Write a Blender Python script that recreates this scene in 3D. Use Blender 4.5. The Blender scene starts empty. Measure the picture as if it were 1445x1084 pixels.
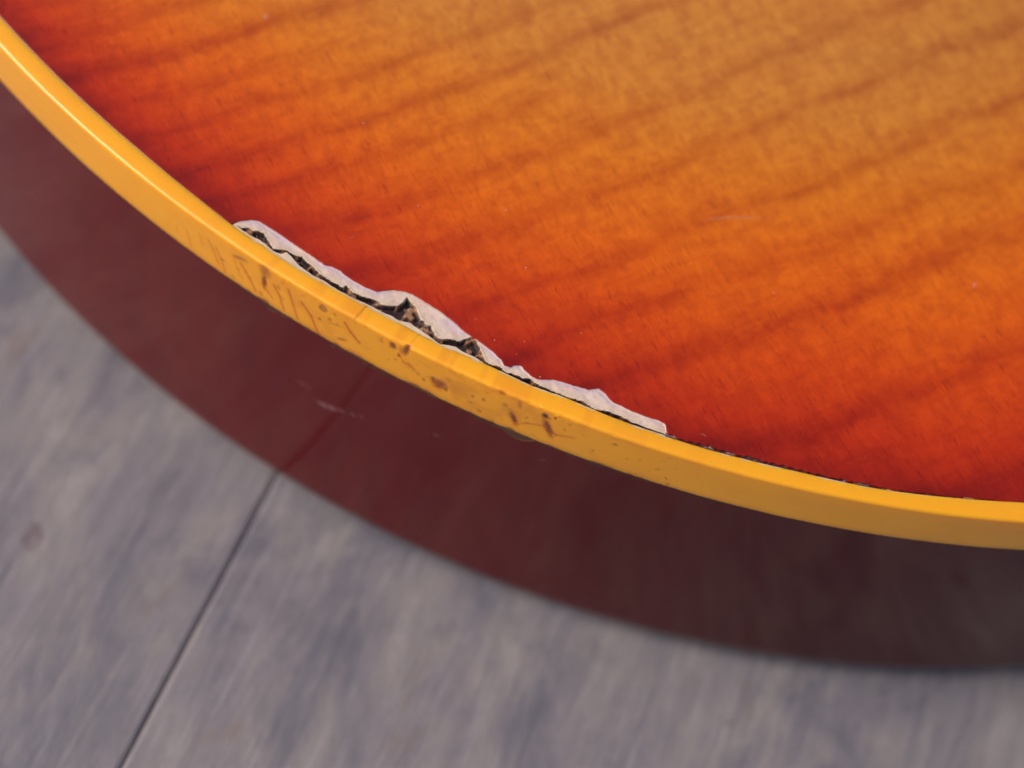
import bpy, math, random
import numpy as np
from mathutils import Matrix, Vector
random.seed(4); rng = np.random.default_rng(4)
MM = 0.001
scene = bpy.context.scene

# ------------------------------------------------------------------ measured data (millimetres on the real body)
CAM = {'pos': [0.0, -92.86, 198.713], 'pitch': 1.0227650234966932, 'roll': 0.329763865851359, 'h': 46.583}
CURVE = [0.57245, -0.41711, 11.61065, -5.10561, -1.29183]
D_IN = [[4.46, 2.57], [17.23, 2.73], [28.68, 2.75], [38.1, 2.26], [43.17, 2.03], [43.65, 1.91], [45.98, 1.98], [49.15, 2.03], [53.39, 1.94], [57.72, 2.21], [60.45, 2.22], [64.35, 2.29], [68.81, 2.1], [71.76, 2.2], [75.46, 2.32], [79.69, 2.22], [81.97, 2.02], [83.87, 2.37], [92.16, 1.96], [99.79, 1.86], [111.56, 2.0], [120.6, 1.86], [129.77, 2.16], [137.25, 2.42]]
CHIP_OUT = [[43.37, 1.9], [43.71, 2.78], [44.58, 3.74], [45.31, 4.21], [46.07, 4.22], [47.66, 4.29], [49.1, 4.24], [50.79, 4.16], [52.39, 4.14], [54.63, 3.94], [55.25, 4.26], [56.34, 4.34], [56.66, 4.22], [58.31, 4.07], [59.81, 4.11], [61.2, 4.32], [61.66, 4.74], [62.54, 5.47], [63.76, 6.0], [64.69, 6.16], [66.26, 6.04], [68.28, 5.83], [70.21, 5.41], [71.71, 4.89], [72.79, 4.68], [73.94, 4.49], [74.36, 4.4], [75.64, 4.08], [76.92, 3.53], [77.5, 3.05], [78.23, 3.09], [78.52, 3.51], [79.15, 3.83], [79.74, 3.52], [80.68, 3.14], [81.35, 3.07], [81.83, 3.17], [83.03, 3.74], [84.1, 3.94], [85.36, 3.99], [86.33, 4.13], [87.08, 4.16], [87.61, 4.5], [88.15, 4.79], [88.89, 4.49], [89.53, 4.04], [90.1, 3.76], [91.12, 3.69], [92.43, 3.49], [94.31, 3.43], [95.55, 3.47], [96.12, 3.33], [96.39, 3.05], [96.62, 2.36]]
CRACK_UP = [[43.84, 2.42], [44.55, 2.4], [44.89, 2.82], [45.67, 2.92], [46.1, 3.21], [46.92, 3.28], [47.95, 2.78], [48.78, 2.39], [49.27, 2.59], [50.04, 3.13], [50.95, 3.18], [51.45, 3.23], [51.95, 3.42], [52.72, 3.23], [53.75, 3.1], [54.69, 2.78], [55.52, 2.75], [56.59, 2.74], [57.82, 2.75], [57.93, 3.2], [58.96, 2.86], [59.78, 2.99], [60.61, 3.12], [61.66, 3.38], [62.53, 3.24], [63.34, 3.57], [64.05, 4.09], [64.31, 4.85], [64.39, 5.62], [65.31, 5.23], [65.84, 4.97], [66.84, 4.04], [67.97, 3.56], [68.39, 3.7], [69.29, 2.94], [70.03, 2.79], [70.79, 3.22], [71.99, 3.5], [72.31, 4.08], [72.97, 4.71], [73.69, 4.39], [74.29, 3.92], [75.04, 3.09], [75.73, 2.58], [76.47, 2.58], [77.16, 2.73], [78.22, 2.44], [79.06, 2.65], [80.01, 2.57], [80.64, 2.88], [81.67, 2.58], [83.33, 2.49], [84.73, 2.47], [85.86, 2.47], [86.93, 2.65], [88.41, 2.28], [89.96, 2.5], [91.44, 2.53], [92.75, 2.27], [94.6, 2.21], [96.47, 2.13]]
CRACK_LO = [[43.96, 2.27], [44.82, 2.22], [45.79, 2.22], [46.77, 2.36], [47.61, 2.39], [48.58, 2.24], [49.23, 2.22], [49.94, 2.39], [50.17, 2.96], [51.0, 2.83], [52.02, 2.44], [53.16, 2.28], [54.25, 2.2], [55.69, 2.34], [57.43, 2.23], [58.92, 2.28], [60.35, 2.39], [61.77, 2.5], [63.25, 2.51], [64.17, 2.62], [65.18, 2.56], [66.25, 2.93], [67.53, 2.72], [68.59, 2.54], [70.29, 2.25], [71.97, 2.76], [73.01, 2.56], [74.31, 2.6], [75.54, 2.37], [76.64, 2.17], [77.83, 2.24], [79.69, 2.22], [81.63, 1.98], [84.06, 2.24], [86.6, 2.08], [88.49, 2.03], [91.58, 2.02], [94.64, 2.02], [96.49, 2.04]]
STRIPES = [[[-69.2, 25.2], [-66.55, 26.91], [-61.98, 30.24]], [[-62.18, 22.89], [-58.3, 27.12], [-52.56, 33.11], [-48.9, 36.7]], [[-57.48, 20.28], [-52.13, 25.11], [-45.72, 30.59], [-38.29, 37.77], [-32.64, 42.52]], [[-51.47, 18.44], [-44.04, 24.33], [-37.08, 30.92]], [[-46.67, 15.34], [-42.11, 19.43], [-37.2, 25.21], [-33.02, 28.32], [-29.94, 31.06], [-23.9, 37.67], [-16.35, 45.0], [-10.54, 50.64]], [[-41.25, 12.19], [-37.31, 16.14], [-32.25, 21.25], [-26.43, 26.21], [-20.43, 32.72], [-14.3, 38.41], [-5.78, 46.97], [-0.12, 53.43], [3.84, 56.99]], [[-34.36, 12.98], [-30.14, 16.6], [-24.69, 21.16], [-16.49, 29.38], [-10.42, 34.35]], [[-27.56, 9.49], [-23.14, 13.54], [-18.2, 17.39], [-12.53, 23.61], [-8.05, 27.67], [-4.73, 30.72], [2.59, 38.4], [7.77, 43.86], [14.46, 51.11], [22.19, 58.61], [28.74, 65.65], [32.7, 69.37]], [[-18.89, 8.1], [-13.12, 12.25], [-7.26, 18.04], [-1.23, 24.84], [3.14, 28.49], [7.9, 32.63], [12.9, 38.37], [19.67, 45.23], [27.42, 52.5], [33.53, 59.79], [41.8, 67.66], [46.64, 72.77]], [[-7.41, 7.13], [-3.09, 11.0], [0.06, 14.39], [5.41, 18.59], [11.63, 24.56], [16.08, 29.76], [21.15, 34.0], [26.43, 38.26], [32.68, 45.31], [38.9, 51.94], [48.64, 61.28]], [[-1.25, 2.51], [1.91, 6.67], [6.97, 12.16], [11.76, 16.08], [16.6, 20.24], [24.06, 26.18], [28.14, 30.39], [35.97, 38.36], [39.09, 41.54], [45.53, 47.23], [50.25, 51.84]], [[8.79, 3.71], [14.35, 8.34], [20.88, 13.78], [23.52, 16.11], [31.66, 23.85], [36.13, 28.17], [41.61, 33.77], [48.5, 40.56], [51.64, 43.36]], [[22.89, 0.48], [27.55, 3.41], [32.41, 6.15], [36.95, 10.68], [42.82, 16.55], [49.64, 22.5], [54.16, 26.79]]]
SPECKS = [[-6.03, 6.33, 0.096], [-3.31, 4.54, 0.104], [-0.22, 5.61, 0.08], [-0.57, 3.74, 0.08], [2.59, 1.98, 0.08], [-41.37, 36.58, 0.4], [47.14, 32.78, 0.36], [24.71, 22.52, 0.104], [-7.02, 21.42, 0.12], [-2.73, 14.85, 0.096], [-25.76, 26.49, 0.112], [5.34, 9.04, 0.08], [-16.43, 18.13, 0.08]]
TOP_SCRATCH = [[[14.21, 28.27], [16.03, 29.63], [19.13, 31.11], [23.65, 32.24]], [[-22.39, 10.67], [-21.88, 11.09], [-21.56, 11.84]], [[20.61, 1.7], [21.15, 1.81], [21.54, 1.51]], [[22.37, -1.09], [22.94, -1.14]], [[15.1, 40.55], [16.13, 37.79]]]
B_BLOB = [[46.12, 1.83, 0.919, 0.362, -21.9, 0, 0.45], [49.53, 1.21, 0.668, 0.971, -2.8, 0, 0.5], [49.55, 3.17, 0.285, 1.307, -3.0, 1, 0.7], [57.11, 1.4, 0.391, 0.599, -5.3, 2, 0.75], [56.87, 3.88, 0.215, 0.337, -4.3, 0, 0.4], [58.09, 2.73, 0.214, 0.337, -4.4, 0, 0.35], [58.61, 1.31, 0.2, 0.337, -4.3, 0, 0.35], [59.87, 5.31, 0.622, 0.263, -31.6, 0, 0.5], [58.93, 3.14, 0.891, 0.195, -16.7, 0, 0.25], [65.8, 1.24, 0.383, 0.601, -6.5, 0, 0.75], [67.41, 0.35, 0.314, 1.383, 3.7, 0, 0.75], [67.04, 1.27, 0.514, 0.79, -7.8, 0, 0.35], [66.73, 2.52, 0.185, 0.3, -6.9, 0, 0.6], [71.79, 4.16, 0.796, 0.864, -39.0, 1, 0.65], [70.96, 3.85, 0.249, 0.526, -7.4, 1, 0.5], [72.65, 4.63, 0.201, 0.415, -8.8, 1, 0.5], [73.95, 0.35, 0.085, 0.141, -58.0, 0, 0.35], [78.66, 0.44, 0.362, 0.375, 5.7, 1, 0.45], [79.36, 2.46, 0.288, 0.417, -10.3, 1, 0.3], [80.83, 1.12, 0.245, 0.835, -10.6, 1, 0.35], [80.7, 4.41, 0.346, 1.252, -22.6, 1, 0.85], [83.79, 1.4, 0.334, 0.533, -11.4, 3, 0.9], [84.9, 1.09, 0.129, 0.265, -10.3, 1, 0.8], [84.59, 3.57, 0.418, 1.671, -23.8, 1, 0.85], [75.7, 3.51, 0.224, 0.378, -9.0, 0, 0.4], [76.98, 3.26, 0.227, 0.342, -10.8, 0, 0.4], [91.84, 1.93, 0.317, 0.301, -7.8, 0, 0.45], [74.02, 7.43, 0.203, 0.34, -9.1, 0, 0.3], [70.01, 4.75, 0.211, 0.339, -7.8, 0, 0.4], [69.24, 4.2, 0.211, 0.339, -7.5, 0, 0.3], [86.62, 1.21, 0.187, 0.343, -11.8, 1, 0.25], [86.27, 2.61, 0.188, 0.343, -11.8, 1, 0.2], [73.44, 3.64, 1.194, 1.018, -8.6, 0, 0.12], [80.78, 2.58, 1.544, 2.048, -10.5, 0, 0.12]]
B_LINE = [[[[42.94, 2.83], [43.67, 4.35], [44.31, 6.28]], 0.1, 0.5], [[[46.32, 2.61], [47.58, 4.23], [48.54, 6.03]], 0.12, 0.7], [[[49.5, 4.07], [50.11, 4.63], [50.8, 5.28]], 0.1, 0.6], [[[50.75, 2.58], [51.68, 4.01], [52.38, 6.25]], 0.11, 0.7], [[[52.66, 1.77], [53.46, 4.04], [54.19, 6.28]], 0.11, 0.7], [[[54.48, 2.7], [55.79, 4.16], [56.97, 6.77]], 0.13, 0.8], [[[38.7, 3.54], [39.11, 4.66], [39.44, 6.0]], 0.1, 0.35], [[[41.83, 2.39], [42.55, 3.48], [43.3, 5.56]], 0.1, 0.5], [[[37.25, 4.01], [37.45, 5.19]], 0.1, 0.25], [[[40.53, 2.42], [41.05, 3.98]], 0.1, 0.3], [[[59.93, 1.77], [60.76, 2.92], [61.94, 4.07]], 0.13, 0.95], [[[68.0, 3.29], [68.84, 3.76]], 0.12, 0.6], [[[80.98, 5.47], [82.33, 4.23], [84.08, 3.51], [85.63, 4.26], [87.52, 3.54]], 0.13, 0.55], [[[66.65, 2.21], [67.4, 3.36], [68.09, 3.36]], 0.12, 0.5], [[[45.38, 2.55], [46.02, 4.04], [46.55, 5.22]], 0.1, 0.4]]
R_LINE = [[[[57.8, 20.95], [58.95, 20.63], [60.09, 20.32], [61.56, 19.55]], 0.28, 0.75], [[[61.58, 19.7], [62.85, 19.14], [64.31, 18.55]], 0.12, 0.4], [[[54.29, 18.93], [55.87, 18.83], [57.23, 18.8]], 0.2, 0.22], [[[72.08, 15.17], [73.15, 14.54], [74.29, 14.39]], 0.14, 0.3], [[[85.02, 10.81], [85.55, 10.04]], 0.12, 0.25]]
CHIPLOW = [[78.83, 7.09], [81.09, 7.86], [83.66, 8.14], [46.52, 6.99], [84.96, 7.09]]
GAP = [[-29.02, -39.3], [-25.48, 2.37]]
LEN = 146.402
H = CAM['h']

# ------------------------------------------------------------------ camera
cam_data = bpy.data.cameras.new('camera'); cam = bpy.data.objects.new('camera', cam_data)
scene.collection.objects.link(cam); scene.camera = cam
p, r = CAM['pitch'], CAM['roll']
fw = Vector((0, math.cos(p), -math.sin(p))); rt = Vector((1, 0, 0)); up = rt.cross(fw)
r2 = rt * math.cos(r) + up * math.sin(r); u2 = up * math.cos(r) - rt * math.sin(r)
cam.matrix_world = Matrix.Translation(Vector(CAM['pos']) * MM) @ Matrix((r2, u2, -fw)).transposed().to_4x4()
cam_data.sensor_width = 36; cam_data.lens = 18 / math.tan(math.radians(17))
cam_data.clip_start = 0.005; cam_data.clip_end = 200
cam_data.dof.use_dof = True; cam_data.dof.focus_distance = 0.1790; cam_data.dof.aperture_fstop = 10
cam_data.dof.aperture_blades = 7

# ------------------------------------------------------------------ daylight
SUN_EL, SUN_AZ = math.radians(41), math.radians(-106)      # azimuth from +y, clockwise
world = bpy.data.worlds.new('World'); scene.world = world; world.use_nodes = True
wn = world.node_tree.nodes; wl = world.node_tree.links
sky = wn.new('ShaderNodeTexSky'); sky.sky_type = 'NISHITA'; sky.sun_disc = False
sky.sun_elevation = SUN_EL; sky.sun_rotation = SUN_AZ; sky.air_density = 1.0; sky.dust_density = 6.0; sky.ozone_density = 1.0
wl.new(sky.outputs[0], wn['Background'].inputs[0]); wn['Background'].inputs[1].default_value = 0.1
sd_ = bpy.data.lights.new('sun', 'SUN'); sun = bpy.data.objects.new('sun', sd_); scene.collection.objects.link(sun)
sd_.energy = 1.4; sd_.angle = math.radians(24); sd_.color = (1, .95, .88)
sv = Vector((math.cos(SUN_EL) * math.sin(SUN_AZ), math.cos(SUN_EL) * math.cos(SUN_AZ), math.sin(SUN_EL)))
sun.rotation_euler = (-sv).to_track_quat('-Z', 'Y').to_euler()
vs = scene.view_settings; vs.view_transform = 'Standard'; vs.look = 'None'; vs.gamma = 1; vs.exposure = 0.3

# ------------------------------------------------------------------ helpers
def lin(*c):
    return tuple((v/255/12.92 if v/255 <= .04045 else ((v/255+.055)/1.055)**2.4) for v in c) + (1,)

class NT:
    def __init__(s, name):
        s.m = bpy.data.materials.new(name); s.m.use_nodes = True; s.t = s.m.node_tree
        s.n = s.t.nodes; s.b = s.n['Principled BSDF']
    def new(s, k, **kw):
        n = s.n.new(k)
        for a, v in kw.items(): setattr(n, a, v)
        return n
    def link(s, a, b): s.t.links.new(a, b)
    def set(s, sock, v):
        if hasattr(v, 'is_output'): s.link(v, sock)
        else: sock.default_value = v
    def attr(s, name, fac=True):
        n = s.new('ShaderNodeAttribute', attribute_name=name); return n.outputs['Fac'] if fac else n.outputs['Color']
    def math(s, op, a, b=0.0, c=0.0):
        n = s.new('ShaderNodeMath', operation=op)
        for i, v in enumerate((a, b, c)): s.set(n.inputs[i], v)
        return n.outputs[0]
    def mapr(s, v, a, b, c=0.0, d=1.0, kind='SMOOTHSTEP'):
        n = s.new('ShaderNodeMapRange', interpolation_type=kind)
        for i, x in zip(('Value', 'From Min', 'From Max', 'To Min', 'To Max'), (v, a, b, c, d)): s.set(n.inputs[i], x)
        return n.outputs[0]
    def mix(s, f, a, b, mode='MIX'):
        n = s.new('ShaderNodeMix', data_type='RGBA', blend_type=mode)
        s.set(n.inputs['Factor'], f); s.set(n.inputs[6], a); s.set(n.inputs[7], b); return n.outputs[2]
    def coords(s, rotz=0.0, scale=(1, 1, 1)):
        g = s.new('ShaderNodeTexCoord').outputs['Object']
        a = s.new('ShaderNodeMapping'); s.link(g, a.inputs[0]); a.inputs['Rotation'].default_value = (0, 0, rotz)
        b = s.new('ShaderNodeMapping'); s.link(a.outputs[0], b.inputs[0]); b.inputs['Scale'].default_value = scale
        return b.outputs[0]
    def noise(s, vec, scale=1.0, detail=2.0, rough=.5, dist=0.0, col=False):
        n = s.new('ShaderNodeTexNoise'); s.link(vec, n.inputs['Vector'])
        n.inputs['Scale'].default_value = scale; n.inputs['Detail'].default_value = detail
        n.inputs['Roughness'].default_value = rough; n.inputs['Distortion'].default_value = dist
        return n.outputs['Color' if col else 'Fac']
    def ramp(s, v, stops, interp='LINEAR'):
        n = s.new('ShaderNodeValToRGB'); s.link(v, n.inputs[0]); e = n.color_ramp; e.interpolation = interp
        while len(e.elements) < len(stops): e.elements.new(1)
        for q, (pos, c) in zip(e.elements, stops): q.position = pos; q.color = c
        return n.outputs[0]
    def bump(s, h_, dist, strength=1.0, normal=None):
        n = s.new('ShaderNodeBump'); s.set(n.inputs['Height'], h_); n.inputs['Distance'].default_value = dist
        n.inputs['Strength'].default_value = strength
        if normal: s.link(normal, n.inputs['Normal'])
        return n.outputs[0]
    def p(s, **kw):
        for k, v in kw.items(): s.set(s.b.inputs[k.replace('_', ' ')], v)

def mesh_obj(name, verts, faces, mat, parent=None, attrs=None, smooth=True):
    me = bpy.data.meshes.new(name); me.from_pydata([tuple(v) for v in verts], [], faces); me.update()
    if smooth: me.polygons.foreach_set('use_smooth', [True] * len(me.polygons))
    for k, a in (attrs or {}).items():
        a = np.asarray(a, np.float32)
        if a.ndim == 1:
            at = me.attributes.new(k, 'FLOAT', 'POINT'); at.data.foreach_set('value', a)
        else:
            at = me.attributes.new(k, 'FLOAT_COLOR', 'POINT'); c = np.ones((len(a), 4), np.float32); c[:, :3] = a
            at.data.foreach_set('color', c.ravel())
    me.materials.append(mat); o = bpy.data.objects.new(name, me); scene.collection.objects.link(o)
    if parent: o.parent = parent; o.location = -parent.location
    return o

def grid_faces(nr, nc, closed=False):
    c = np.arange(nc if closed else nc-1); rr = np.arange(nr-1)
    R, C = np.meshgrid(rr, c, indexing='ij'); C2 = (C+1) % nc
    return np.stack([R*nc+C, R*nc+C2, (R+1)*nc+C2, (R+1)*nc+C], -1).reshape(-1, 4).tolist()

def vnoise(x, y, seed=0):
    """smooth value noise, numpy"""
    x = np.asarray(x, float); y = np.asarray(y, float) + 0*x; x = x + 0*y
    def hsh(i, j):
        v = np.sin(i*127.1 + j*311.7 + seed*74.7) * 43758.5453; return v - np.floor(v)
    i, j = np.floor(x), np.floor(y); u, v = x-i, y-j; u = u*u*(3-2*u); v = v*v*(3-2*v)
    return (hsh(i, j)*(1-u)+hsh(i+1, j)*u)*(1-v) + (hsh(i, j+1)*(1-u)+hsh(i+1, j+1)*u)*v
def fbm(x, y, seed=0, n=3):
    return sum(vnoise(x*2**k, y*2**k, seed+k)*.5**k for k in range(n)) / sum(.5**k for k in range(n))
def sstep(a, b, x):
    t = np.clip((x-a)/(b-a), 0, 1); return t*t*(3-2*t)

# ------------------------------------------------------------------ outline of the guitar body
xs = np.linspace(-74, 66, 2801); ys = np.polyval(CURVE, xs/60)
S = np.r_[0, np.cumsum(np.hypot(np.diff(xs), np.diff(ys)))]; L = S[-1]
sv_ = np.arange(0, L, 0.1); vis = np.stack([np.interp(sv_, S, xs), np.interp(sv_, S, ys)], 1)
def turtle(p0, ang, segs, ds=2.0):
    pts = []; x, y = p0
    for ln, turn in segs:
        n = max(2, int(ln/ds)); d = ln/n; da = math.radians(turn)/n
        for _ in range(n):
            ang += da/2; x += d*math.cos(ang); y += d*math.sin(ang); ang += da/2; pts.append((x, y))
    return pts, ang
aL = math.atan2(vis[1, 1]-vis[0, 1], vis[1, 0]-vis[0, 0]); aR = math.atan2(vis[-1, 1]-vis[-2, 1], vis[-1, 0]-vis[-2, 0])
butt = math.radians(42)                                     # tangent at the strap end of the body
right, _ = turtle(vis[-1], aR, [(150*(butt-aR), math.degrees(butt-aR))])
Bp = np.array(right[-1]); ax = np.array([-math.sin(butt), math.cos(butt)])
left, _ = turtle(vis[0], aL+math.pi, [(95, -48), (60, -12), (95, 62), (70, -25), (120, -92), (50, -24)])
left = [q for q in left if True]
half = np.array(left[::-1] + [tuple(v) for v in vis] + right[:-1])       # upper bout .. butt on the camera's side
nleft = len(left)
rel = half - Bp; a_ = rel @ ax; pr = np.array([ax[1], -ax[0]]); b_ = rel @ pr
mir = (Bp + np.outer(a_, ax) - np.outer(b_, pr))[::-1]
keep = np.ones(len(mir), bool); keep[len(right):len(right)+len(vis)] = False; keep[len(right):len(right)+len(vis):20] = True
P0 = np.vstack([half, Bp[None], mir[keep]])
I0, I1 = nleft, nleft+len(vis)
sArc = np.full(len(P0), -1.0); sArc[I0:I1] = sv_
# param everywhere: negative to the left, > L to the right
seg = np.hypot(*(np.roll(P0, -1, 0)-P0).T); cum = np.r_[0, np.cumsum(seg)[:-1]]; sAll = cum - cum[I0]
Tn = np.roll(P0, -1, 0) - np.roll(P0, 1, 0); Tn /= np.linalg.norm(Tn, axis=1)[:, None]
for _ in range(3): 
    t2 = Tn.copy(); t2[~((sAll > 2) & (sAll < L-2))] = ((Tn+np.roll(Tn, 1, 0)+np.roll(Tn, -1, 0))/3)[~((sAll > 2) & (sAll < L-2))]; Tn = t2/np.linalg.norm(t2, axis=1)[:, None]
Nn = np.stack([-Tn[:, 1], Tn[:, 0]], 1)
NC = len(P0)
if ((Nn[I0+5] @ (Bp + ax*150 - P0[I0+5])) < 0): Nn = -Nn
inview = (sAll > -1) & (sAll < L+1)

# inner edge of the binding
di = np.array(D_IN); k_ = np.r_[[-30, -5], di[:, 0], [L+8, L+40]]; v_ = np.r_[[2.2, 2.3], np.clip(di[:, 1], 1.8, 2.5), [2.2, 2.2]]
d_in = np.interp(sAll, k_, v_, left=2.2, right=2.2)
def smooth(a, n):
    return np.convolve(np.pad(a, n, mode='edge'), np.ones(2*n+1)/(2*n+1), 'valid')
d_in[I0:I1] = smooth(d_in[I0:I1], 18)
# outer boundary of the flaked-off lacquer; saw-toothed seam to the right of it
def tri(x): return np.abs((x % 1)-.5)*2
co = np.array(CHIP_OUT); cs, cd = co[:, 0], co[:, 1]; C0, C1 = cs.min(), cs.max()
mono = np.maximum.accumulate(cs); d_top = d_in.copy()
m = (sAll >= C0) & (sAll <= C1)
d_top[m] = np.maximum(np.interp(sAll[m], mono, cd) + .05*(vnoise(sAll[m]*3, 0, 9)-.5), d_in[m]+.02)
ms = (sAll > C1) & (sAll < 134)
fade = 1-sstep(C1+8, 134, sAll[ms])
saw = (.09 + .30*fade**.8) * (.45 + .35*tri(sAll[ms]/.95 + .5*vnoise(sAll[ms]*.8, 0, 5)) + .55*(vnoise(sAll[ms]*1.4, 0, 3)-.3) + .12*vnoise(sAll[ms]*7, 0, 31))
d_top[ms] = d_in[ms] + np.clip(saw, .05, .6)
d_top[~(m | ms)] -= .10

def carve(d):
    t = np.clip((d-10)/120, 0, 1); return 9*t*t*(3-2*t)

# ------------------------------------------------------------------ materials
GRAIN = -math.radians(43)
def wood_top():
    n = NT('sunburst_flame_maple'); g = n.coords(GRAIN, (1, 1, 1))      # x along the flames, y along the grain
    def sc(x, y, z=1.0):
        mp = n.new('ShaderNodeMapping'); n.link(g, mp.inputs[0]); mp.inputs['Scale'].default_value = (x, y, z); return mp.outputs[0]
    burst, flame = n.attr('burst'), n.attr('curl')
    soft = n.noise(sc(60, 45), 1, 2)
    b = n.math('ADD', burst, n.math('MULTIPLY', n.math('SUBTRACT', soft, .5), 0.10))
    b2 = n.math('SUBTRACT', b, n.math('MULTIPLY', flame, 0.035))
    col = n.ramp(b2, [(0.0, lin(126, 18, 4)), (.05, lin(152, 29, 4)), (.12, lin(178, 44, 3)), (.24, lin(196, 66, 2)), (.40, lin(206, 90, 5)),
                      (.60, lin(202, 108, 20)), (.80, lin(194, 116, 40)), (1.0, lin(190, 118, 47))])  # last amber stops desaturated: hazy sky sheen painted into the wood colour
    # figure: mottled blocks across the curl
    blk = n.noise(sc(620, 230), 1, 2, .5, .5)
    blk2 = n.noise(sc(330, 520), 1, 3, .55, .6)
    mott = n.math('ADD', n.math('MULTIPLY', n.mapr(blk, .4, .6), .5), n.math('MULTIPLY', n.mapr(blk2, .4, .6), .5))
    col = n.mix(n.math('MULTIPLY', mott, .8), col, n.mix(1.0, col, (1.22, 1.42, 1.35, 1), 'MULTIPLY'))
    col = n.mix(n.math('MULTIPLY', n.mapr(n.noise(sc(200, 800), 1, 3, .6, .8),   .46, .68), .42), col, n.mix(1.0, col, (.80, .62, .6, 1), 'MULTIPLY'))
    # flame bands
    fv = n.math('MULTIPLY', flame, n.mapr(n.noise(sc(110, 420), 1, 4, .6, .6), .30, .66, .5, 1.05))
    col = n.mix(n.math('MINIMUM', fv, 1.0), col, n.mix(1.0, col, (.68, .47, .58, 1), 'MULTIPLY'))
    rip = n.mapr(n.noise(sc(1250, 620), 1, 3, .6, 1.6), .38, .62)
    col = n.mix(n.math('MULTIPLY', rip, .36), col, n.mix(1.0, col, (.84, .70, .72, 1), 'MULTIPLY'))
    # silky fibres along the flames and short dark pores along the grain
    fib = n.mapr(n.noise(sc(4200, 420), 1, 2, .6), .35, .7)
    col = n.mix(n.math('MULTIPLY', fib, .36), col, n.mix(1.0, col, (.82, .70, .7, 1), 'MULTIPLY'))
    pore = n.mapr(n.noise(sc(3100, 520), 1, 1.5, .5, .3), .57, .72)
    pmask = n.mapr(n.noise(sc(420, 200), 1, 2), .40, .56)
    pm = n.math('MULTIPLY', pore, pmask)
    col = n.mix(n.math('MULTIPLY', pm, .46), col, n.mix(1.0, col, (.50, .30, .4, 1), 'MULTIPLY'))
    n.p(Base_Color=col, Roughness=.42, Specular_IOR_Level=.0, Coat_Weight=1.0, Coat_Roughness=.14, Coat_IOR=1.5)
    orange_peel = n.noise(n.coords(), 160, 2)
    n.link(n.bump(orange_peel, .00004, .5), n.b.inputs['Coat Normal'])
    n.link(n.bump(n.noise(sc(1500, 400), 1, 2), .00003, .5), n.b.inputs['Normal'])
    return n.m

def painted(name, rough, coat, sss=0.0, bumps=()):
    n = NT(name); c = n.attr('paint', False)
    v = n.noise(n.coords(), 260, 3)
    col = n.mix(n.mapr(v, .3, .7, 0, .12), c, n.mix(1.0, c, (.8, .74, .7, 1), 'MULTIPLY'))
    n.p(Base_Color=col, Roughness=rough, Coat_Weight=coat, Coat_Roughness=.14)
    if sss:
        n.p(Subsurface_Weight=sss, Subsurface_Scale=.0020); n.b.inputs['Subsurface Radius'].default_value = (1.0, .55, .12)
    nm = None
    for sc_, d, st in bumps: nm = n.bump(n.noise(n.coords(), sc_, 3), d, st, nm)
    if nm: n.link(nm, n.b.inputs['Normal']); n.link(nm, n.b.inputs['Coat Normal'])
    return n

m_top = wood_top()
m_bind = painted('aged_cream_binding', .34, .45, .55, ((900, .00003, .5), (120, .00008, .4))).m
nr = painted('cherry_mahogany_lacquer', .45, 1.0, 0.0, ((90, .0001, .22),)); nr.p(Coat_Roughness=.035, Coat_IOR=1.41, Specular_IOR_Level=0.0); m_rim = nr.m
m_chip = painted('bare_flaked_wood', .62, .12, .0, ((1600, .00004, .5), (600, .00008, .5))).m
m_back = NT('back_lacquer'); m_back.p(Base_Color=lin(84, 18, 16), Roughness=.3, Coat_Weight=1.0); m_back = m_back.m
def pale_mark(name, col, alpha):
    n = NT(name); n.p(Base_Color=col, Roughness=.6)
    n.p(Alpha=n.math('MULTIPLY', n.attr('cover'), n.mapr(n.noise(n.coords(), 1800, 2), .3, .65, alpha*.3, alpha))); return n.m
m_scr = pale_mark('lacquer_scratch', lin(226, 170, 130), .3)
m_dust = pale_mark('dust_fleck', lin(235, 205, 190), .75)

# ------------------------------------------------------------------ guitar body
guitar = bpy.data.objects.new('guitar_body', None); scene.collection.objects.link(guitar)
guitar.location = Vector((Bp[0]+ax[0]*200, Bp[1]+ax[1]*200, 0)) * MM
guitar.empty_display_size = .05
guitar['label'] = 'glossy cherry sunburst electric guitar body with chipped yellow binding, lying on grey wooden planks'
guitar['category'] = 'guitar'

def sweep(name, rows, mat, paint=None, attrs=None, sel=None, closed=True):
    """rows: list of (d array or scalar, z array or scalar); vertices at outline + normal*d"""
    idx = np.arange(NC) if sel is None else sel
    V = []
    for d, z in rows:
        d = np.broadcast_to(d, (NC,))[idx]; z = np.broadcast_to(z, (NC,))[idx]
        V.append(np.c_[P0[idx] + Nn[idx]*d[:, None], z])
    V = np.array(V); at = dict(attrs or {})
    f = grid_faces(len(rows), len(idx), closed and sel is None)
    o = mesh_obj(name, V.reshape(-1, 3)*MM, f, mat, guitar, at)
    return o

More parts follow.
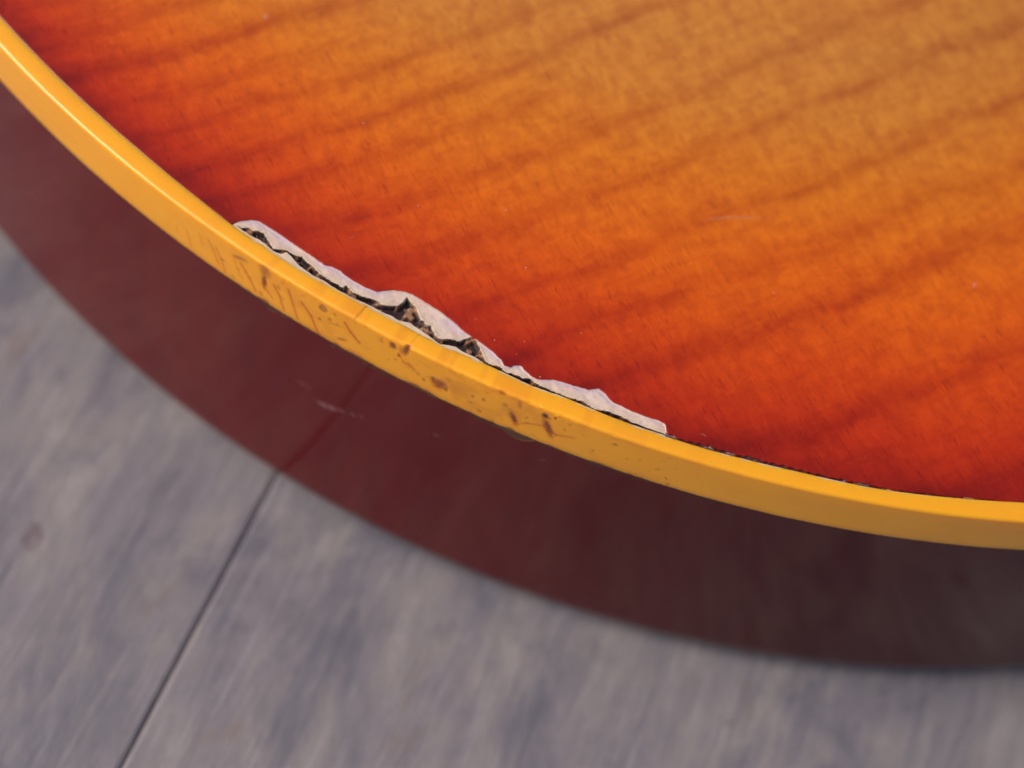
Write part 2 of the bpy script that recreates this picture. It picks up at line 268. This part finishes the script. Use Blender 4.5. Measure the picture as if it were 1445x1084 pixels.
# --- binding
def dist_seg(s, v, a, b):
    ax_, ay_ = a; bx, by = b; dx, dy = bx-ax_, by-ay_
    t = np.clip(((s-ax_)*dx+(v-ay_)*dy)/(dx*dx+dy*dy+1e-9), 0, 1)
    return np.hypot(s-ax_-t*dx, v-ay_-t*dy), t
bx_rows = [(d_in, H-1.3), (d_in, H-.10), (d_in-.05, H-.02), (d_in-.16, H+.02)]
for f_ in (.85, .7, .55): bx_rows.append((.35+(d_in-.35)*f_ - .05, H+.03+.03*(1-(2*f_-1.2)**2)))
bx_rows += [(.50, H+.02), (.34, H-.005), (.24, H-.035), (.155, H-.085), (.085, H-.155), (.035, H-.25), (.006, H-.37)]
vvs = [None]*len(bx_rows)
z_ = H-.5
while z_ > H-6.95: bx_rows.append((0.0, z_)); z_ -= .1
bx_rows += [(0.0, H-6.98), (.06, H-7.05), (1.2, H-7.06)]
nb = len(bx_rows)
Sg = np.broadcast_to(sAll, (nb, NC)); Zg = np.array([np.broadcast_to(z, (NC,)) for _, z in bx_rows]); Dg = np.array([np.broadcast_to(d, (NC,)) for d, _ in bx_rows])
Vg = H - Zg                                                     # mm below the ridge
base = np.array(lin(255, 172, 20)[:3]); paint = np.broadcast_to(base, (nb, NC, 3)).copy()
def blend(mask, col):
    global paint
    paint = paint*(1-mask[..., None]) + np.array(col)*mask[..., None]
tone = fbm(Sg*.12, Vg*.35, 2); blend(.22*sstep(.4, .75, tone), lin(236, 158, 34)[:3])
aged = np.exp(-((Sg-70)/26)**2)
blend(.35*aged*sstep(.42, .7, fbm(Sg*.5, Vg*.6, 12)), lin(208, 126, 16)[:3])
KC = {0: lin(150, 78, 22), 1: lin(138, 44, 12), 2: lin(100, 60, 34), 3: lin(76, 24, 12)}
hgt = np.zeros((nb, NC))
colsel = inview
outer = (Vg > .02) & (Dg < 1.0)
r3 = random.Random(11)
WEAR = [(42+58*r3.random()**.9, .3+6.3*r3.random(), .08+.3*r3.random()**2, .05+.35*r3.random()**2, r3.uniform(-60, 20), r3.choice((0, 0, 1)), .12+.28*r3.random()) for _ in range(70)]
for s0, v0, rs, rv, ang, kind, al in list(B_BLOB)+WEAR:
    q = math.radians(ang); ds, dv = Sg-s0, Vg-v0
    near = (np.abs(ds) < 3) & (np.abs(dv) < 3)
    w = .35*(fbm(Sg[near]*5, Vg[near]*5, 7)-.5)
    x = (ds*math.cos(q)+dv*math.sin(q))[near]/rs/1.3; y = (-ds*math.sin(q)+dv*math.cos(q))[near]/rv/1.15
    rr = np.hypot(x, y) + w*1.6
    mk = np.zeros_like(Sg)
    if kind == 2: mk[near] = np.exp(-((rr-.6)/.42)**2)*al*.8 + .3*np.exp(-(rr/.4)**2)
    else: mk[near] = (1-sstep(.2, 1.35, rr))*min(1, al*1.35)
    mk[~outer] = 0
    blend(np.clip(mk, 0, 1), KC[kind][:3]); hgt -= mk*.07
for pts, w, al in B_LINE:
    for a, b in zip(pts[:-1], pts[1:]):
        d, t = dist_seg(Sg, Vg, a, b); mk = np.exp(-(d/(w*1.35))**2)*al*.85*(.8+.6*vnoise(Sg*3, Vg*2, 4)); mk[~outer] = 0
        mk = np.clip(mk, 0, 1); blend(mk*.95, lin(196, 84, 2)[:3]); hgt -= mk*.05
        blend(np.exp(-(d/(w*4))**2)*al*.22*outer, lin(214, 120, 4)[:3])
# hairline across the top of the binding
s_h = 61.0
for s_h, dd in ((61.05, .10), (67.6, .6)):
    mk = np.exp(-((Sg-s_h-.12*(Dg-1))/.06)**2)*(Vg < .6)*sstep(.0, .4, Dg+.2)*.75*(1-dd); blend(mk, lin(96, 50, 14)[:3])
# dirty, nicked lower edge
nick = sstep(38, 50, Sg)*(1-sstep(88, 104, Sg))
low = (Vg-6.95+.55*nick*np.clip(vnoise(Sg*1.3, 0, 21)*1.5-.4, 0, 1)*vnoise(Sg*.4, 0, 8) + .10*vnoise(Sg*4, 0, 6))
blend(np.clip(sstep(-.04, .06, low), 0, 1)*(Dg < 1), lin(58, 36, 22)[:3])
blend(.35*sstep(-.9, -.1, low)*(Dg < 1), lin(214, 120, 14)[:3])
# inner lip: pale residue / stained lacquer line beside the damage
inn_m = (Dg > d_in[None]-.2) & (Vg < .2)
blend(inn_m*.75*sstep(.35, .6, vnoise(Sg*.9, 0, 14))*sstep(C0, C0+2, Sg)*(1-sstep(C1+14, C1+34, Sg)), lin(232, 205, 178)[:3])
# ridge sparkle: little facets rubbed into the corner
fac = (np.exp(-((Sg-82)/7)**2)*.9 + np.exp(-((Sg-91.5)/.6)**2)*1.2)*(Vg < .7)*(Vg > .02)
hgt += fac*.10*(vnoise(Sg*2.2, Vg*2, 17)-.5)
hgt += .03*(fbm(Sg*.25, Vg*.4, 41)-.5)*outer
rows2 = [(Dg[i]-hgt[i], Zg[i]+.4*hgt[i]*(Vg[i] < .5)) for i in range(nb)]
sweep('binding', rows2, m_bind, attrs={'paint': paint.reshape(-1, 3)})

# --- rim (mahogany side)
rz = list(np.arange(H-7.03, H-11.5, -.1)) + list(np.arange(H-11.7, 5.2, -.5))
rim_rows = []
for z in rz:
    t = (H-7.03-z)/(H-7.03-5.2); rim_rows.append((.03 - .75*t, z))
for a in np.linspace(0, 90, 9):
    q = math.radians(a); rim_rows.append((-.72+4.6*(1-math.cos(q)), 4.65-4.6*math.sin(q)))
nb = len(rim_rows); Sg = np.broadcast_to(sAll, (nb, NC)); Zg = np.array([np.full(NC, z) for _, z in rim_rows]); Vg = H-Zg
Dg = np.array([np.full(NC, d) for d, _ in rim_rows])
paint = np.broadcast_to(np.array(lin(94, 17, 18)[:3]), (nb, NC, 3)).copy()
blend(.22*sstep(.3, .75, fbm(Sg*.45, Vg*.05, 51)), lin(70, 14, 13)[:3])
blend(.3*sstep(.5, .7, fbm(Sg*.05, Vg*.05, 52)), lin(104, 28, 20)[:3])
# shade and weaker reflection painted into the side, almost black toward the strap end
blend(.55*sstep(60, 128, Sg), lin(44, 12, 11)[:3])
edge = Vg-7.0 - .25 - .45*nick[0][None]*vnoise(Sg*1.1, 0, 61)*1.4*sstep(.35, .7, vnoise(Sg*.35, 0, 62))
blend(.85*(1-sstep(-.15, .12, edge))*(.35+.65*nick[0][None])*(.4+.6*vnoise(Sg*2.0, Vg*3, 63)), lin(66, 54, 34)[:3])
blend(.35*np.exp(-((edge-.05)/.07)**2)*nick[0][None]*sstep(.55, .8, vnoise(Sg*1.7, 0, 64)), lin(140, 120, 88)[:3])
# lens-shaped chip of lacquer under the binding
(ca, va), (cm, vm), (cb, vb) = CHIPLOW[:3]
tt = np.clip((Sg-ca)/(cb-ca), 0, 1); lens = 7.0 + (.15 + 1.05*np.sin(np.pi*tt**1.35))*(tt > 0)*(tt < 1)
inn_ = (tt > 0) & (tt < 1)
blend(.8*inn_*(1-sstep(lens-.1, lens+.06, Vg)), lin(84, 62, 36)[:3]); blend(.6*inn_*np.exp(-((Vg-lens)/.09)**2)*tt**2, lin(160, 136, 92)[:3])
for pts, w, al in R_LINE:
    n_ = len(pts)-1
    for i, (a, b) in enumerate(zip(pts[:-1], pts[1:])):
        d, t = dist_seg(Sg, Vg, a, b); al_ = al*.42; u_ = (i+t)/n_; ww = 1.2*w*(.25+.9*np.sin(np.pi*np.clip(u_*.9+.05, 0, 1)))
        mk = np.exp(-(d/ww)**2)*al_; blend(np.clip(mk, 0, 1), lin(166, 128, 136)[:3])
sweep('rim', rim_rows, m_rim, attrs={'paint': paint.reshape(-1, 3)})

# --- spine used to close top and back
aP = (P0-Bp) @ ax; tgt = Bp + np.outer(np.clip(60+aP*.72, 90, 330), ax)
def radial(name, d_start, rows_off, mat, zf, attr_f=None, flip=False, extra=None):
    V, D = [], []
    for z_off, e in (extra or []):
        dd = d_start+e; V.append(np.c_[P0+Nn*dd[:, None], np.full(NC, H)+z_off]); D.append(dd)
    base_ = P0+Nn*d_start[:, None]
    for e in rows_off:
        if e <= 30: Q = base_+Nn*e; dd = d_start+e
        else:
            B = base_+Nn*30; t = (e-30)/100; Q = B+(tgt-B)*t; dd = d_start+30+np.linalg.norm(tgt-B, axis=1)*t
        V.append(np.c_[Q, zf(dd)]); D.append(dd)
    V = np.array(V); D = np.array(D); f = grid_faces(len(V), NC, True)
    if flip: f = [q[::-1] for q in f]
    return mesh_obj(name, V.reshape(-1, 3)*MM, f, mat, guitar, attr_f(V, D) if attr_f else None)

# flames: traced bands, continued over the rest of the top
c43, s43 = math.cos(math.radians(43)), math.sin(math.radians(43))
def wood(P): return np.stack([P[..., 0]*c43+P[..., 1]*s43, -P[..., 0]*s43+P[..., 1]*c43], -1)
AMP = [.6, .7, .95, .45, .7, .8, .5, .75, .75, .7, .7, 1.0, .95]
WID = [1.0, 1.05, 1.3, .9, 1.05, 1.05, .9, 1.15, 1.1, 1.1, 1.1, 1.5, 1.4]
bands = []
for q, a, w in zip(STRIPES, AMP, [v*.88 for v in WID]):
    W_ = wood(np.array(q)); o_ = W_[:, 0].argsort(); bands.append((W_[o_, 0], W_[o_, 1], a, w))
for k in range(42): bands.append((np.array([-200., 500.]), np.array([60.+k*7.3, 58.+k*7.3]) + 5*random.random(), .5+.4*random.random(), 1.2+.6*random.random()))
for k in range(42): bands.append((np.array([-200., 500.]), np.array([-27.-k*7.3, -27.-k*7.3]) - 4*random.random(), .5+.4*random.random(), 1.4+.6*random.random()))
def top_attrs(V, D):
    s = np.broadcast_to(sAll, D.shape); wide = np.interp(s, [0, 45, 100, L], [38, 50, 66, 80])
    b = np.clip((D-1.5)/wide, 0, 1)**.9
    W_ = wood(V[..., :2]); X, Y = W_[..., 0], W_[..., 1]
    X = X; Yw = Y + 1.6*(fbm(X*.07, Y*.12, 71)-.5) + .8*(fbm(X*.22, Y*.3, 72)-.5)
    F = np.zeros(D.shape)
    for bxs, bys, a, w in bands:
        yy = np.interp(X, bxs, bys)
        sl = 0.0
        if len(bxs) > 2: sl = (bys[-1]-bys[0])/(bxs[-1]-bxs[0])
        yy = yy + sl*(np.minimum(X-bxs[0], 0)+np.maximum(X-bxs[-1], 0)) if sl else yy
        off = (Yw-yy)/w; off = np.where(off > 0, off*.8, off*1.25)          # sharper on one flank
        endf = 1-.75*sstep(0, 14, np.maximum(bxs[0]-X, X-bxs[-1])) if len(bxs) > 2 else 1.0
        F = np.maximum(F, a*endf*np.exp(-np.abs(off/1.15)**1.8)*(.5+.85*fbm(X*.13+a*9, Y*.25, 73)))
    F = np.clip(F*.86 + .10*(fbm(X*.05, Y*.6, 74)-.5), 0, 1)
    return {'burst': b.ravel(), 'curl': F.ravel()}
offs = [.12, .4, .9] + list(np.arange(1.6, 30, .8)) + [30+x for x in np.arange(.01, 100.5, .75)]
radial('top', d_top, offs, m_top, lambda d: H+carve(d), top_attrs, extra=[(-.45, 0.0), (-.10, .0), (-.03, .03)])
radial('back', np.full(NC, 3.9), [0, 30, 60, 90, 130], m_back, lambda d: np.full(d.shape, .06), flip=True)

# --- damage strip between binding and top
def strip(name, sel, nt, fn):
    t = np.linspace(0, 1, nt)[:, None]; din, dt = d_in[sel][None], d_top[sel][None]+.02
    D = din + (dt-din)*t; s = np.broadcast_to(sAll[sel][None], D.shape)
    z, col = fn(s, D, t, din, dt); XY = P0[sel][None]+Nn[sel][None]*D[..., None]
    V = np.concatenate([XY, (H+z)[..., None]], -1)
    return mesh_obj(name, V.reshape(-1, 3)*MM, grid_faces(nt, len(sel)), m_chip, guitar, {'paint': col.reshape(-1, 3)})
def curve_d(pts, s):
    p_ = np.array(pts); return np.interp(s, np.maximum.accumulate(p_[:, 0]+np.arange(len(p_))*1e-5), p_[:, 1])
def chip_fn(s, D, t, din, dt):
    jag = .10*(vnoise(s*2.1, 0, 81)-.5)+.09*(vnoise(s*6, D*2, 82)-.5)
    up = curve_d(CRACK_UP, s)+jag; lo = curve_d(CRACK_LO, s)+.4*jag
    up = np.maximum(up, lo+.04)
    inside = np.minimum(D-lo, up-D)                               # > 0 in the crack
    ck = sstep(-.05, .01, inside)
    ends = sstep(43.6, 44.6, s); ck = ck*ends
    z = -.13 + .16*(fbm(s*.9, D*1.1, 83)-.5)*sstep(0, .2, t)*sstep(0, .2, 1-t)
    z = z + .12*sstep(.0, 1.0, t)*0
    lump = sstep(.52, .7, fbm(s*1.5, D*2.2, 84, 2)); wide = sstep(.25, .75, up-lo)
    ckz = sstep(.0, .11, inside)*ends; z = z - ckz*(.8-.5*lump*wide) + .03*np.exp(-((D-up-.10)/.10)**2)*(1-ck)
    z = z + .08*sstep(.88, 1.0, t)
    white = np.array(lin(216, 192, 178)[:3]); lav = np.array(lin(194, 172, 186)[:3]); cream = np.array(lin(220, 196, 168)[:3]); pk = np.array(lin(214, 176, 162)[:3])
    def mixc(a, b, f): return a*(1-f[..., None]) + b*f[..., None]
    col = np.broadcast_to(white, s.shape+(3,)).copy()
    col = mixc(col, pk, .8*sstep(.45, .65, fbm(s*.5, D*.7, 85)))
    col = mixc(col, lav, .8*sstep(.55, .95, t+0*s)*sstep(.3, .6, vnoise(s*.25, 0, 86)+.2))
    col = mixc(col, cream, .85*np.exp(-((D-up)/.45)**2))
    col = mixc(col, cream*.95, sstep(0, .05, lo-D)*.8)
    col = mixc(col, np.array(lin(168, 140, 124)[:3]), .22*sstep(.48, .75, fbm(s*3, D*5, 87)))
    lay = .5+.5*np.sin((up-D)*24+3*fbm(s*1.1, D*.5, 89)*3); col = mixc(col, np.array(lin(176, 146, 134)[:3]), .30*lay*sstep(.0, .1, D-up)*(1-sstep(.3, .9, D-up)))
    col = mixc(col, np.array(lin(150, 128, 132)[:3]), .6*sstep(.93, 1, t+0*s))
    dark = mixc(np.broadcast_to(np.array(lin(40, 18, 24)[:3]), s.shape+(3,)), np.array(lin(168, 122, 88)[:3]), lump*wide*.8)
    dark = mixc(dark, np.array(lin(84, 50, 42)[:3]), .5*sstep(.45, .7, fbm(s*5, D*6, 88)))
    return z, mixc(col, dark, ck)
selc = np.where((sAll >= C0) & (sAll <= C1))[0]; strip('chipped_lacquer', selc, 44, chip_fn)
def seam_fn(s, D, t, din, dt):
    f = sstep(.02, .13, D-din-.10*vnoise(s*1.1, 0, 92)); fl = sstep(.6, .8, vnoise(s*1.6, D*2, 93))
    z = -.12-.22*np.sin(np.pi*t)+.16*fl
    a = np.array(lin(226, 190, 176)[:3]); b = np.array(lin(74, 28, 30)[:3]); g = np.array(lin(150, 120, 128)[:3])
    ln_ = sstep(.40, .6, vnoise(s*.45, 0, 94))
    a2 = b*1.6*(1-ln_[..., None]) + a*ln_[..., None]
    col = a2*(1-f[..., None]) + b*f[..., None]; k2 = (fl*.55*(t < .8))[..., None]
    return z, col*(1-k2)+g*k2
sels = np.where((sAll > C1-.05) & (sAll < 134))[0]; strip('lacquer_seam', sels, 10, seam_fn)

# --- small marks on the lacquer: raised hair-thin ribbons and dust flecks
def dist_out(P):
    i = ((P0-P)**2).sum(1).argmin(); return abs((P-P0[i]) @ Nn[i])
def ribbon(name, pts, width, mat):
    P = np.array(pts, float); t = np.linspace(0, len(P)-1, 24); k = np.arange(len(P))
    Q = np.stack([np.interp(t, k, P[:, 0]), np.interp(t, k, P[:, 1])], 1)
    for _ in range(4): Q[1:-1] = (Q[:-2]+Q[1:-1]*2+Q[2:])/4
    T_ = np.gradient(Q, axis=0); T_ /= np.linalg.norm(T_, axis=1)[:, None]; N_ = np.stack([-T_[:, 1], T_[:, 0]], 1)
    w = width*np.sin(np.pi*np.linspace(.04, .96, 24))*(.7+.6*rng.random(24)); z = np.array([H+carve(dist_out(q)) for q in Q])
    V = np.concatenate([np.c_[Q+N_*w[:, None]*o, z+(.022 if o == 0 else .012)] for o in (-1, 0, 1)])
    cov = np.concatenate([np.zeros(24), np.sin(np.pi*np.linspace(0, 1, 24)), np.zeros(24)])
    return mesh_obj(name, V*MM, grid_faces(3, 24), mat, guitar, {'cover': cov})
for q, w in zip(TOP_SCRATCH, (.30, .10, .12, .10, .08)): ribbon('scratch', q, w, m_scr)
for x, y, r_ in SPECKS:
    z = H+carve(dist_out(np.array((x, y)))); k = 12; V = [(x, y, z+.03)]; cov = [1.0]
    for ring, (f_, c_) in enumerate(((.55, .9 if r_ < .2 else .45), (1.0, 0.0))):
        for j in range(k):
            a = 2*math.pi*j/k; rr = r_*f_*(.8+.4*random.random()); V.append((x+rr*math.cos(a)*.8, y+rr*math.sin(a)*1.2, z+(.024 if ring == 0 else .012))); cov.append(c_)
    F = [(0, 1+j, 1+(j+1) % k) for j in range(k)] + [(1+j, 1+k+j, 1+k+(j+1) % k, 1+(j+1) % k) for j in range(k)]
    if r_ > .2: cov[0] = .5
    mesh_obj('dust_fleck', np.array(V)*MM, F, m_dust, guitar, {'cover': cov})

# ------------------------------------------------------------------ deck of weathered planks
def plank_mat():
    n = NT('weathered_grey_wood'); g = n.coords()
    oi = n.new('ShaderNodeObjectInfo').outputs['Random']
    off = n.new('ShaderNodeCombineXYZ'); n.link(n.math('MULTIPLY', oi, 3.7), off.inputs[0]); n.link(n.math('MULTIPLY', oi, 1.9), off.inputs[1])
    add = n.new('ShaderNodeVectorMath', operation='ADD'); n.link(g, add.inputs[0]); n.link(off.outputs[0], add.inputs[1]); g = add.outputs[0]
    def sc(x, y):
        mp = n.new('ShaderNodeMapping'); n.link(g, mp.inputs[0]); mp.inputs['Scale'].default_value = (x, y, x); return mp.outputs[0]
    col = n.ramp(n.noise(sc(85, 42), 1, 6, .72, .3), [(.25, lin(100, 96, 106)), (.45, lin(130, 125, 131)), (.58, lin(144, 137, 137)), (.75, lin(166, 160, 162))])
    col = n.mix(n.mapr(n.noise(sc(420, 34), 1, 4, .68, .3), .46, .72, 0, .36), col, lin(96, 96, 110))
    col = n.mix(n.mapr(n.noise(sc(900, 60), 1, 3, .65, .3), .5, .72, 0, .34), col, lin(166, 160, 164))
    col = n.mix(n.mapr(n.noise(sc(52, 30), 1, 5, .65, .5), .50, .66, 0, .65), col, lin(94, 95, 108))
    col = n.mix(n.mapr(n.noise(sc(46, 26), 2.1, 3, .55, .4), .62, .75, 0, .55), col, lin(126, 108, 100))
    col = n.mix(n.mapr(n.noise(sc(150, 110), 1, 2), .70, .78, 0, .8), col, lin(108, 92, 98))
    n.p(Base_Color=n.mix(1.0, col, (.87, .865, .895, 1), 'MULTIPLY'), Roughness=.72, Specular_IOR_Level=.3)
    hh = n.math('ADD', n.math('MULTIPLY', n.noise(sc(600, 70), 1, 4, .6, .8), .6), n.noise(sc(90, 60), 1, 3))
    n.link(n.bump(hh, .0005, .5), n.b.inputs['Normal'])
    return n.m
m_plank = plank_mat()
deck = bpy.data.objects.new('deck', None); scene.collection.objects.link(deck); deck['kind'] = 'structure'
g0, g1 = np.array(GAP[0]), np.array(GAP[1]); gd = (g1-g0)/np.linalg.norm(g1-g0); ang = math.atan2(gd[1], gd[0])-math.pi/2
PW, GAPW, LEN = 138.0, .06, 1500.0
deck.location = Vector((g0[0], g0[1], 0))*MM; deck.rotation_euler = (0, 0, ang)
me = None
def plank_mesh():
    w, b, th = PW, .62, 24.0
    prof = [(0, -th), (0, -b*1.1), (b*.3, -b*.35), (b, -.0), (w-b, 0.0), (w-b*.3, -b*.35), (w, -b*1.1), (w, -th)]
    ny = 9; V = [(x, -LEN/2+LEN*j/(ny-1), z) for x, z in prof for j in range(ny)]
    F = grid_faces(len(prof), ny); F.append([i*ny for i in range(len(prof))][::-1]); F.append([i*ny+ny-1 for i in range(len(prof))])
    F += [(7*ny+j, 7*ny+j+1, j+1, j) for j in range(ny-1)]
    me = bpy.data.meshes.new('plank'); me.from_pydata([tuple(np.array(v)*MM) for v in V], [], F); me.update(); me.materials.append(m_plank); return me
me = plank_mesh()
for k in range(-5, 6):
    o = bpy.data.objects.new('plank', me); scene.collection.objects.link(o); o.parent = deck
    o.location = ((k*(PW+GAPW)+GAPW/2)*MM, 0.1+.01*math.sin(k*3), -.00005 - (.0002 if k == -1 else 0))
gm = NT('ground_soil'); gm.p(Base_Color=gm.ramp(gm.noise(gm.coords(), 30, 5), [(.3, (.03, .022, .016, 1)), (.7, (.07, .055, .04, 1))]), Roughness=.95)
ground = mesh_obj('ground', [(-60, -60, -.06), (60, -60, -.06), (60, 60, -.06), (-60, 60, -.06)], [(0, 1, 2, 3)], gm.m); ground['kind'] = 'structure'
